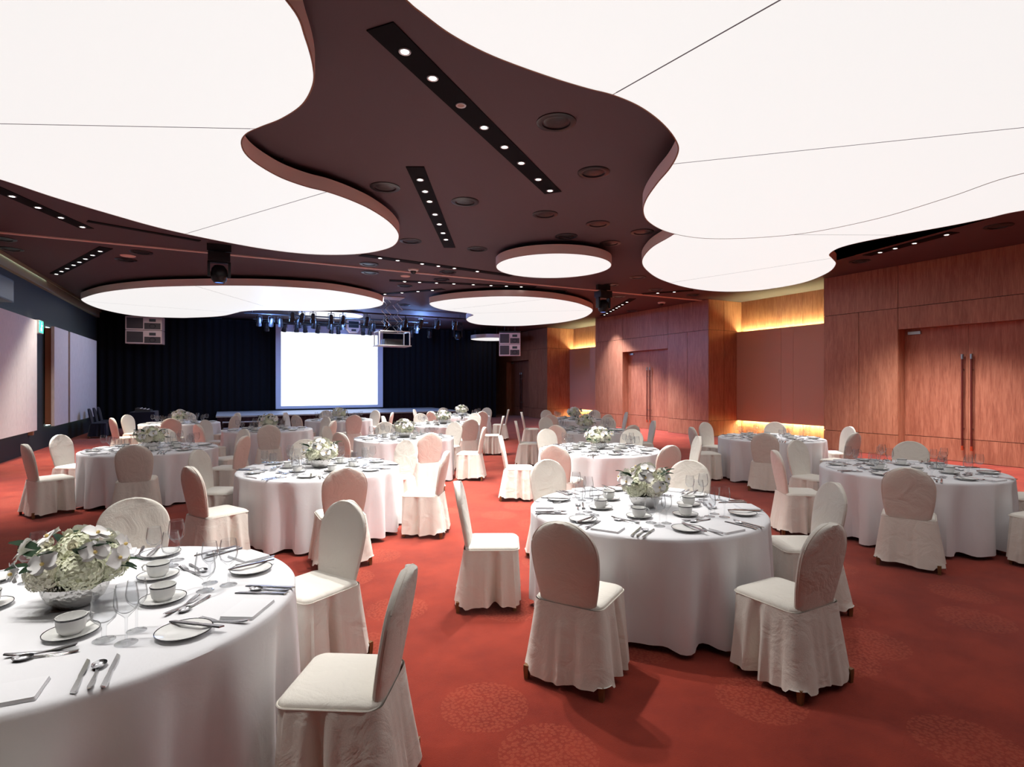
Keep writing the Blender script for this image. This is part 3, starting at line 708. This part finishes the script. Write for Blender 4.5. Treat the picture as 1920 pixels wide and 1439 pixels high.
def make_chair(skin='chair_cloth', variant=0):
    o = empty('banquet_chair')
    sm = SK[variant] if skin == 'chair_cloth' else SK[variant].copy()
    def cp(m_):
        if skin == 'chair_cloth': return m_
        m_ = m_.copy(); m_.materials.clear(); return m_
    if skin != 'chair_cloth': sm.materials.clear()
    bk = put('back_cover', cp(BACK), skin, o); put('piping', cp(EPIPE), 'piping_cloth' if skin == 'chair_cloth' else skin, bk)
    se = put('seat_cover', cp(SEAT), skin, o); put('piping', cp(PIPE), 'piping_cloth' if skin == 'chair_cloth' else skin, se)
    put('skirt', sm, skin, o)
    for sx in (-1, 1):
        for y in (-0.225, 0.165):
            put('leg', LEG, 'leg_brass', o, (sx*(0.232 if y < 0 else 0.20), y - (0.040 if y < 0 else 0), 0))
    return o
CHAIRS = [Proto(lambda v_=v_: make_chair('chair_cloth', v_)) for v_ in range(4)]

# ------------------------------------------------------------------ round table and cloth
TR = 0.90
def cloth_mesh(seed):
    rnd = random.Random(seed); n = 180
    H_ = [(rnd.choice((14, 15, 17)), rnd.uniform(0, 6.28), 0.6), (rnd.choice((21, 23, 26)), rnd.uniform(0, 6.28), 0.4), (rnd.choice((7, 9)), rnd.uniform(0, 6.28), 0.35), (rnd.choice((4, 5)), rnd.uniform(0, 6.28), 0.3)]
    def fold(a):
        s = sum(A*math.sin(k_*a+p_ + 0.6*math.sin(2*a+p_)) for k_, p_, A in H_)
        return math.tanh(s*1.9)
    prof = [(0.30, 0.752, 0), (0.60, 0.752, 0), (0.80, 0.752, 0), (0.87, 0.7515, 0), (0.892, 0.748, 0), (0.901, 0.738, 0.0), (0.904, 0.72, 0.03), (0.907, 0.68, 0.12), (0.911, 0.62, 0.26), (0.916, 0.54, 0.42), (0.92, 0.45, 0.58), (0.924, 0.36, 0.72), (0.928, 0.27, 0.84), (0.932, 0.18, 0.93), (0.935, 0.10, 0.98), (0.936, 0.03, 1.0)]
    R = []
    for r, z, a in prof:
        ring = []
        for j in range(n):
            an = 2*math.pi*j/n; f_ = fold(an)
            rr = r + 0.018*a - 0.066*a*(1-f_)
            zz_ = z + (0.012*math.sin(3*an+H_[0][1]) + 0.012*(1-f_) if z < 0.05 else 0)
            ring.append((rr*math.cos(an), rr*math.sin(an), zz_))
        R.append(ring)
    b = MB(); b.rings(R, True, False); b.f[-1] = tuple(reversed(b.f[-1])) ; return b.mesh('tablecloth')
CLOTHS = [cloth_mesh(s) for s in (1, 2, 5, 8)]
TTOP = MB().lathe([(0.0, 0.715), (0.885, 0.715), (0.885, 0.742), (0.0, 0.742)], 48).mesh('table_top')
TLEG = MB().tube([(0, 0, 0.0), (0, 0, 0.715)], 0.016, 8).mesh('leg')
def make_table():
    o = empty('round_table'); put('table_top', TTOP, 'panel_edge', o)
    for i in range(4):
        a = math.pi/4 + i*math.pi/2; put('leg', TLEG, 'dark_grey', o, (0.62*math.cos(a), 0.62*math.sin(a), 0))
    return o
TABLE = Proto(make_table)

# ------------------------------------------------------------------ tableware
def glass_mesh(h, rb, rm, rf, stem_r, bowl_z, nm):
    prof = [(0.0, 0.002), (rf, 0.0015), (rf, 0.0035), (rf*0.45, 0.007), (stem_r*1.1, 0.015), (stem_r, bowl_z*0.55), (stem_r*1.2, bowl_z*0.92), (rb*0.45, bowl_z+0.006), (rb*0.85, bowl_z+0.024)]
    for i in range(1, 7):
        u = i/6; prof.append((rb + (rm-rb)*u**2 if i > 1 else rb*0.97, bowl_z + 0.03 + (h-bowl_z-0.03)*u))
    inner = [(rm-0.0015, h), (rb*0.96, bowl_z+0.05), (rb*0.8, bowl_z+0.027), (rb*0.4, bowl_z+0.012), (0.0, bowl_z+0.010)]
    return MB().lathe(prof+inner, 18).mesh(nm)
GOB = glass_mesh(0.185, 0.045, 0.035, 0.038, 0.0075, 0.060, 'water_goblet')
WINE = glass_mesh(0.222, 0.042, 0.033, 0.038, 0.0042, 0.105, 'wine_glass')
WINE2 = glass_mesh(0.203, 0.038, 0.030, 0.035, 0.0040, 0.098, 'wine_glass')
def plate_parts(r, nm, h=0.016):
    body = MB().lathe([(0.0, 0.0), (r*0.6, 0.0), (r*0.66, 0.004), (r, h), (r*0.995, h+0.003), (r*0.66, 0.009), (r*0.6, 0.006), (0.0, 0.006)], 32).mesh(nm)
    rim = MB().lathe([(r*0.972, h+0.0012), (r*1.003, h-0.0005), (r*1.003, h+0.0042), (r*0.972, h+0.0030)], 32).mesh('rim_band')
    return body, rim
PLATE, PRIM = plate_parts(0.100, 'bread_plate'); SAUC, SRIM = plate_parts(0.092, 'saucer', 0.014)
CUP = MB().lathe([(0.0, 0.0), (0.026, 0.0), (0.030, 0.004), (0.037, 0.012), (0.041, 0.03), (0.043, 0.058), (0.041, 0.058), (0.038, 0.03), (0.033, 0.012), (0.0, 0.008)], 28).mesh('cup')
CRIM = MB().lathe([(0.0432, 0.0515), (0.0440, 0.0515), (0.0441, 0.0560), (0.0432, 0.0560)], 28).mesh('rim_band')
CHAN = MB().tube([(0.040, 0, 0.047), (0.055, 0, 0.050), (0.066, 0, 0.040), (0.062, 0, 0.026), (0.041, 0, 0.018)], 0.0035, 7).mesh('handle')
def flat(outline, z0, z1, nm, curve=0.0):
    ln = max(y for x, y in outline) - min(y for x, y in outline); ym = min(y for x, y in outline)
    f_ = lambda y: curve*((y-ym)/ln-0.5)**2*4
    n = len(outline)
    return MB().rings([[(x, y, z0+f_(y)) for x, y in outline], [(x*0.8, y, z1+f_(y)) for x, y in outline]]).mesh(nm)
def mirror(h): return h + [(-x, y) for x, y in reversed(h)]
HAND = [(0.005, -0.105), (0.0085, -0.09), (0.007, -0.05), (0.0045, -0.01), (0.004, 0.02)]
KNIFE = flat([(0.006, -0.11), (0.009, -0.10), (0.008, -0.05), (0.006, -0.005), (0.009, 0.0), (0.0095, 0.06), (0.006, 0.10), (-0.006, 0.115), (-0.008, 0.0), (-0.006, -0.005), (-0.008, -0.05), (-0.009, -0.10)], 0.0, 0.005, 'knife')
FORK = flat(mirror(HAND + [(0.012, 0.04), (0.0125, 0.09), (0.0105, 0.09), (0.0095, 0.05), (0.0065, 0.05), (0.0055, 0.092), (0.0035, 0.092), (0.0025, 0.05)]), 0.0, 0.0035, 'fork', 0.010)
b_ = MB(); o_ = mirror(HAND)
b_.rings([[(x, y, 0.0+0.010*((y+0.105)/0.125-0.5)**2*4*0.4) for x, y in o_], [(x*0.8, y, 0.0035+0.010*((y+0.105)/0.125-0.5)**2*4*0.4) for x, y in o_]])
bw = []
for r_, z in ((1.0, 0.010), (0.85, 0.004), (0.5, 0.0005), (0.12, 0.0)):
    bw.append([(0.021*r_*math.cos(2*math.pi*j/16), 0.046+0.030*r_*math.sin(2*math.pi*j/16), z) for j in range(16)])
b_.rings(bw, False, True)
SPOON = b_.mesh('spoon')
NAP = MB().rings([rrect(0.098, -0.07, 0.07, 0.004, 2, z) for z in (0.0, 0.004)]).rings([rrect(0.0965, -0.0695, 0.0695, 0.004, 2, z) for z in (0.004, 0.008)]).rings([rrect(0.095, -0.069, 0.0685, 0.004, 2, z) for z in (0.008, 0.012)]).mesh('napkin', False)
def one(nm, me, mt): return Proto(lambda: put(nm, me, mt))
def mk_plate():
    o = empty('bread_plate'); put('plate_body', PLATE, 'china', o); put('rim_band', PRIM, 'china_rim', o); return o
def mk_saucer():
    o = empty('saucer'); put('saucer_body', SAUC, 'china', o); put('rim_band', SRIM, 'china_rim', o); return o
def mk_cup():
    o = empty('cup'); put('cup_body', CUP, 'china', o); put('rim_band', CRIM, 'china_rim', o); put('handle', CHAN, 'china', o); return o
P_ = {'napkin': one('napkin', NAP, 'napkin_cloth'), 'bread_plate': Proto(mk_plate), 'saucer': Proto(mk_saucer), 'cup': Proto(mk_cup),
      'knife': one('knife', KNIFE, 'steel'), 'fork': one('fork', FORK, 'steel'), 'spoon': one('spoon', SPOON, 'steel'),
      'goblet': one('water_goblet', GOB, 'glass'), 'wine': one('wine_glass', WINE, 'glass'), 'wine2': one('wine_glass', WINE2, 'glass')}
ZT = 0.7525
# item, label, category, radial distance, sideways (+ = the diner's right), turn, lift, near tables only
SETTING = [
 ('napkin', 'folded white napkin', 'napkin', 0.795, 0.0, 0, 0, False),
 ('bread_plate', 'dark-rimmed bread plate', 'plate', 0.67, -0.235, 0, 0, False),
 ('knife', 'butter knife on bread plate', 'knife', 0.70, -0.20, -8, 0.0225, True),
 ('fork', 'table fork beside napkin', 'fork', 0.755, -0.122, -4, 0, True),
 ('knife', 'inner table knife', 'knife', 0.755, 0.185, 3, 0, True),
 ('spoon', 'soup spoon between knives', 'spoon', 0.755, 0.226, 0, 0, True),
 ('knife', 'outer table knife', 'knife', 0.755, 0.267, -2, 0, True),
 ('spoon', 'dessert spoon before cup', 'spoon', 0.532, 0.02, 86, 0, True),
 ('fork', 'dessert fork before cup', 'fork', 0.49, 0.02, -92, 0, True),
 ('saucer', 'dark-rimmed white saucer', 'saucer', 0.36, 0.07, 0, 0, False),
 ('cup', 'dark-rimmed white cup', 'cup', 0.36, 0.07, 40, 0.0085, False),
 ('goblet', 'short water goblet', 'glass', 0.475, 0.195, 0, 0, False),
 ('wine', 'tall wine glass', 'glass', 0.54, 0.275, 0, 0, False),
 ('wine2', 'smaller wine glass', 'glass', 0.435, 0.292, 0, 0, False)]
SIDES = ['door and stage side', 'stage side', 'panel and stage side', 'panel and rear side', 'rear side', 'door and rear side']

# ------------------------------------------------------------------ flower arrangement
def petal(L_, W_, cup=0.25, tip=0.0, n=4):
    vs, fs = [], []
    for i in range(n+1):
        u = i/n; wd = W_*math.sin(math.pi*min(0.98, 0.10+0.86*u))**0.8
        for j in (-1, -0.5, 0, 0.5, 1):
            vs.append((j*wd/2, L_*u, cup*L_*(u*u*0.6) + 0.12*W_*(j*j) - tip*u**3*L_))
    for i in range(n):
        for j in range(4):
            k_ = i*5+j; fs.append((k_, k_+1, k_+6, k_+5))
    return vs, fs
def hydrangea_mesh(seed, R, name='hydrangea', nfl=230):
    rnd = random.Random(seed); b = MB()
    b.lathe([(0.0, -R*0.6), (R*0.6, -R*0.45), (R*0.78, 0), (R*0.6, R*0.5), (0.0, R*0.75)], 12)
    for i in range(nfl):
        zc = 1 - 1.75*(i+0.5)/nfl; a = i*2.39996; rr = math.sqrt(max(0, 1-zc*zc))
        nrm = Vector((rr*math.cos(a), rr*math.sin(a), zc)); R_ = R*(0.9+rnd.uniform(-0.07, 0.09))
        q = nrm.to_track_quat('Z', 'Y').to_matrix(); tw = rnd.uniform(0, 1.57)
        s = R*rnd.uniform(0.13, 0.18)
        for k_ in range(4):
            an = tw + k_*math.pi/2; m_ = Matrix.Rotation(an, 3, 'Z')
            pts = [(0, 0, 0), (s*0.55, s*0.5, s*rnd.uniform(0.05, 0.4)), (0, s*1.15, s*rnd.uniform(-0.1, 0.6)), (-s*0.55, s*0.5, s*rnd.uniform(0.05, 0.4))]
            b.add([q @ (m_ @ Vector(p)) + nrm*R_ for p in pts], [(0, 1, 2, 3)])
    return b.mesh(name, False)
HYD = [hydrangea_mesh(1, 0.085), hydrangea_mesh(2, 0.075)]
b_ = MB()
for an, L_, W_ in ((90, 0.040, 0.034), (215, 0.040, 0.032), (325, 0.040, 0.032)):
    vs, fs = petal(L_, W_, 0.15, 0.15); R_ = Matrix.Rotation(math.radians(an-90), 3, 'Z'); b_.add([R_ @ Vector(p) for p in vs], fs)
for an in (20, 160):
    vs, fs = petal(0.047, 0.058, 0.1, 0.2); R_ = Matrix.Rotation(math.radians(an-90), 3, 'Z'); b_.add([R_ @ Vector(p) + Vector((0, 0, 0.004)) for p in vs], fs)
ORCH = b_.mesh('orchid')
LIP = MB().lathe([(0.0, 0.004), (0.007, 0.006), (0.010, 0.014), (0.006, 0.020), (0.0, 0.022)], 8).mesh('orchid_lip')
b_ = MB()
for k_ in range(11):
    vs, fs = petal(0.034-0.0017*k_, 0.036-0.001*k_, 0.6+0.05*k_, 0.0, 3); R_ = Matrix.Rotation(k_*2.4, 3, 'Z') @ Matrix.Rotation(math.radians(15+5*k_), 3, 'X')
    b_.add([R_ @ Vector(p) for p in vs], fs)
ROSE = b_.mesh('rose')
vs, fs = petal(0.11, 0.045, -0.1, 0.25, 5); LEAF = MB().add(vs, fs).mesh('leaf')
BOWL = MB().lathe([(0.0, 0.0), (0.055, 0.0), (0.075, 0.006), (0.105, 0.035), (0.122, 0.075), (0.124, 0.10), (0.121, 0.10), (0.10, 0.04), (0.05, 0.012), (0.0, 0.01)], 36).mesh('bowl')
def make_flowers():
    rnd = random.Random(7)
    o = empty('flower_arrangement')
    put('bowl', BOWL, 'silver_hammered', o)
    def aim(ob, nrm, spin=0.0):
        ob.rotation_mode = 'QUATERNION'; ob.rotation_quaternion = Vector(nrm).to_track_quat('Z', 'Y') @ Matrix.Rotation(spin, 3, 'Z').to_quaternion()
    for i in range(5):
        a = 0.5 + i*2*math.pi/5; h = put('hydrangea', HYD[i % 2], 'petal_green' if i % 2 == 0 else 'petal_cream', o, (0.112*math.cos(a), 0.112*math.sin(a), 0.168))
        h.rotation_euler = (rnd.uniform(-0.3, 0.3), rnd.uniform(-0.3, 0.3), rnd.uniform(0, 6))
    h = put('hydrangea', HYD[0], 'petal_cream', o, (0.01, 0.0, 0.235))
    spots_ = [(-2.7, 55, 0.205), (-2.2, 80, 0.195), (-1.5, 62, 0.19), (2.9, 70, 0.215), (-0.55, 55, 0.20), (-0.15, 72, 0.205), (0.3, 58, 0.195), (1.4, 60, 0.19), (2.1, 64, 0.20), (-2.5, 25, 0.20), (0.0, 25, 0.20), (1.6, 20, 0.19)]
    for a, el, R_ in spots_:
        el = math.radians(90-el); n_ = Vector((math.cos(a)*math.cos(el), math.sin(a)*math.cos(el), math.sin(el)))
        p_ = Vector((0, 0, 0.165)) + Vector((n_.x*R_*1.08, n_.y*R_*1.08, n_.z*R_*0.80))
        q = put('orchid', ORCH, 'petal_white', o, p_); q.scale = (1.3, 1.3, 1.3); aim(q, (n_.x, n_.y, n_.z*0.6), rnd.uniform(-0.5, 0.5))
        put('orchid_lip', LIP, 'orchid_lip', q).scale = (0.6, 0.6, 0.7)
    for a, el in ((-1.0, 45), (0.8, 42), (2.5, 40), (-1.9, 40)):
        el = math.radians(90-el); n_ = Vector((math.cos(a)*math.cos(el), math.sin(a)*math.cos(el), math.sin(el)))
        q = put('rose', ROSE, 'petal_cream', o, Vector((0, 0, 0.165)) + n_*0.155); aim(q, n_)
    for i in range(14):
        a = i*2*math.pi/14 + rnd.uniform(-0.2, 0.2); el = rnd.choice((0.0, 0.3, 0.6))
        q = put('leaf', LEAF, 'leaf' if i % 3 else 'leaf_dark', o, (0.135*math.cos(a), 0.135*math.sin(a), 0.155 + 0.16*el))
        q.rotation_euler = (0.2 + el*0.8, rnd.uniform(-0.4, 0.4), a-math.pi/2); q.scale = (1.1, rnd.uniform(0.8, 1.15), 1)
    return o
FLOWERS = Proto(make_flowers)

# ------------------------------------------------------------------ fifteen tables in five staggered rows
ROWS = {5: 'row one from stage', 4: 'row two from stage', 3: 'row three from stage', 2: 'row four from stage', 1: 'row five from stage'}
# camera-plan position, chair phase, row, column word, flowers, full cutlery
TABLES = [(-1.92, 2.43, 55.9, 1, 'panel', 1, 1), (1.05, 4.37, 58.5, 1, 'middle', 1, 1), (4.55, 6.32, 54, 1, 'door', 0, 1),
 (-2.24, 6.46, 57.6, 2, 'panel', 1, 1), (1.31, 8.32, 58.4, 2, 'middle', 1, 1), (4.74, 10.12, 61.9, 2, 'door', 0, 1),
 (-5.49, 8.40, 55.8, 3, 'panel', 1, 1), (-1.98, 10.17, 57.0, 3, 'middle', 1, 1), (1.56, 11.82, 61.3, 3, 'door', 1, 1),
 (-5.29, 11.99, 54.5, 4, 'panel', 1, 0), (-1.70, 13.64, 62.0, 4, 'middle', 1, 0), (1.76, 15.58, 59.2, 4, 'door', 1, 0),
 (-8.43, 14.03, 54, 5, 'panel', 1, 0), (-4.81, 15.37, 62.1, 5, 'middle', 1, 0), (-1.59, 17.31, 59.3, 5, 'door', 1, 0)]
CHAIR_R = 1.188
rnd = random.Random(5)
def seen(x, y, z, mg=60):
    q = to_px(x, y, z)
    return q is not None and -mg < q[0] < 1920+mg and q[1] < 1439+mg
for ti, (X, d, ph, row, colw, fl, full) in enumerate(TABLES):
    tx, ty = room(X, d)
    where = '%s table, %s' % (colw, ROWS[row])
    t = TABLE.get(); t.location = (tx, ty, 0); tag(t, 'round banquet table under its cloth, %s' % where, 'table', 'round banquet tables')
    tcl = put('tablecloth', CLOTHS[ti % 4], 'table_cloth', None, (tx, ty, 0), rnd.uniform(0, 6.28)); tag(tcl, 'white floor-length tablecloth draping the %s' % where, 'tablecloth', 'white tablecloths')
    if fl:
        f_ = FLOWERS.get(); f_.location = (tx, ty, ZT); f_.rotation_euler[2] = -TH + (0 if ti == 0 else rnd.uniform(0, 6.28))
        tag(f_, 'white orchid and hydrangea arrangement in silver bowl, %s' % where, 'flowers', 'table flower arrangements')
    for i in range(6):
        ang = math.radians(ph + 60*i) - TH          # angle in the room
        side = SIDES[int(((math.degrees(ang) + 0) % 360)//60)]
        ca, sa = math.cos(ang), math.sin(ang)
        jr, ja = rnd.uniform(-0.004, 0.02), rnd.uniform(-2.5, 2.5)
        cx, cy_ = tx + (CHAIR_R+jr)*ca, ty + (CHAIR_R+jr)*sa
        if seen(cx, cy_, 0.9, 260):
            ch = CHAIRS[rnd.randrange(4)].get(); ch.location = (cx, cy_, 0); ch.rotation_euler[2] = ang + math.pi/2 + math.radians(ja)
            tag(ch, 'ivory slipcovered chair, %s, %s' % (side, where), 'chair', 'ivory slipcovered banquet chairs')
        j1, j2 = rnd.uniform(-0.008, 0.008), rnd.uniform(-0.008, 0.008)
        for kind, lb, cat, r, wv_, turn, lift, near in SETTING:
            if near and not full: continue
            wv2 = wv_ + j1; r2 = r + j2
            # the diner faces the table centre; their right hand is towards +angle
            x = tx + r2*ca - wv2*sa; y = ty + r2*sa + wv2*ca
            if not seen(x, y, 0.75, 30): continue
            it = P_[kind].get(); it.scale = {'cup': (1.18, 1.18, 1.15), 'knife': (1.15, 1.08, 1.2), 'fork': (1.2, 1.08, 1.2), 'spoon': (1.1, 1.08, 1.2)}.get(kind, (1, 1, 1)); it.location = (x, y, ZT + lift + (0.0005 if lift == 0 else 0))
            it.rotation_euler[2] = ang + math.pi/2 + math.radians(turn + rnd.uniform(-2, 2))
            tag(it, '%s, %s, %s' % (lb, side, where), cat, {'goblet': 'water goblets', 'wine': 'tall wine glasses', 'wine2': 'smaller wine glasses'}.get(kind, kind.replace('_', ' ') + 's on the tables'))

# navy chairs and equipment table in the corner by the curtain
for y, lb in ((22.1, 'navy slipcovered chair farthest from the curtain'), (22.85, 'navy slipcovered chair between two others by the curtain'), (23.6, 'navy slipcovered chair closest to the curtain corner')):
    o = make_chair('navy_cloth', 1); o.location = (-3.58, y, 0); o.rotation_euler[2] = math.radians(-90); tag(o, lb, 'chair', 'navy slipcovered chairs')
x, y = -2.45, 22.9
o = empty('equipment_table', (x, y, 0), math.radians(90)); tag(o, 'dark cloth-covered equipment table by the black curtain', 'table')
MB().rings([rrect(0.62, -0.35, 0.35, 0.03, 3, z) for z in (0.78, 0.80)]).build('table_top', 'navy_cloth', o)
MB().rings([rrect(0.63+e_, -0.36-e_, 0.36+e_, 0.03, 3, z) for z, e_ in ((0.02, 0.03), (0.4, 0.015), (0.79, 0.0))], False, False).build('table_skirt', 'navy_cloth', o)
o = empty('sound_mixer', (x, y-0.1, 0.802), math.radians(90)); tag(o, 'black audio mixer lying on the dark equipment table', 'mixer')
MB().add([(-0.35,-0.22,0),(0.35,-0.22,0),(0.35,0.22,0),(-0.35,0.22,0),(-0.35,-0.22,0.05),(0.35,-0.22,0.05),(0.35,0.22,0.13),(-0.35,0.22,0.13)], [(0,3,2,1),(4,5,6,7),(0,1,5,4),(1,2,6,5),(2,3,7,6),(3,0,4,7)]).build('case', 'dark_grey', o, smooth=False)
kb = MB()
for i in range(8):
    for j in range(3): kb.lathe([(0.012, 0), (0.010, 0.02), (0.0, 0.02)], 6, -0.28+0.08*i, -0.12+0.1*j)
for k_ in range(len(kb.v)):
    vx, vy, vz = kb.v[k_]; kb.v[k_] = (vx, vy, vz + 0.05 + (vy+0.22)*0.08/0.44)
kb.build('control_knobs', 'white_metal', o)
bpy.context.view_layer.update()
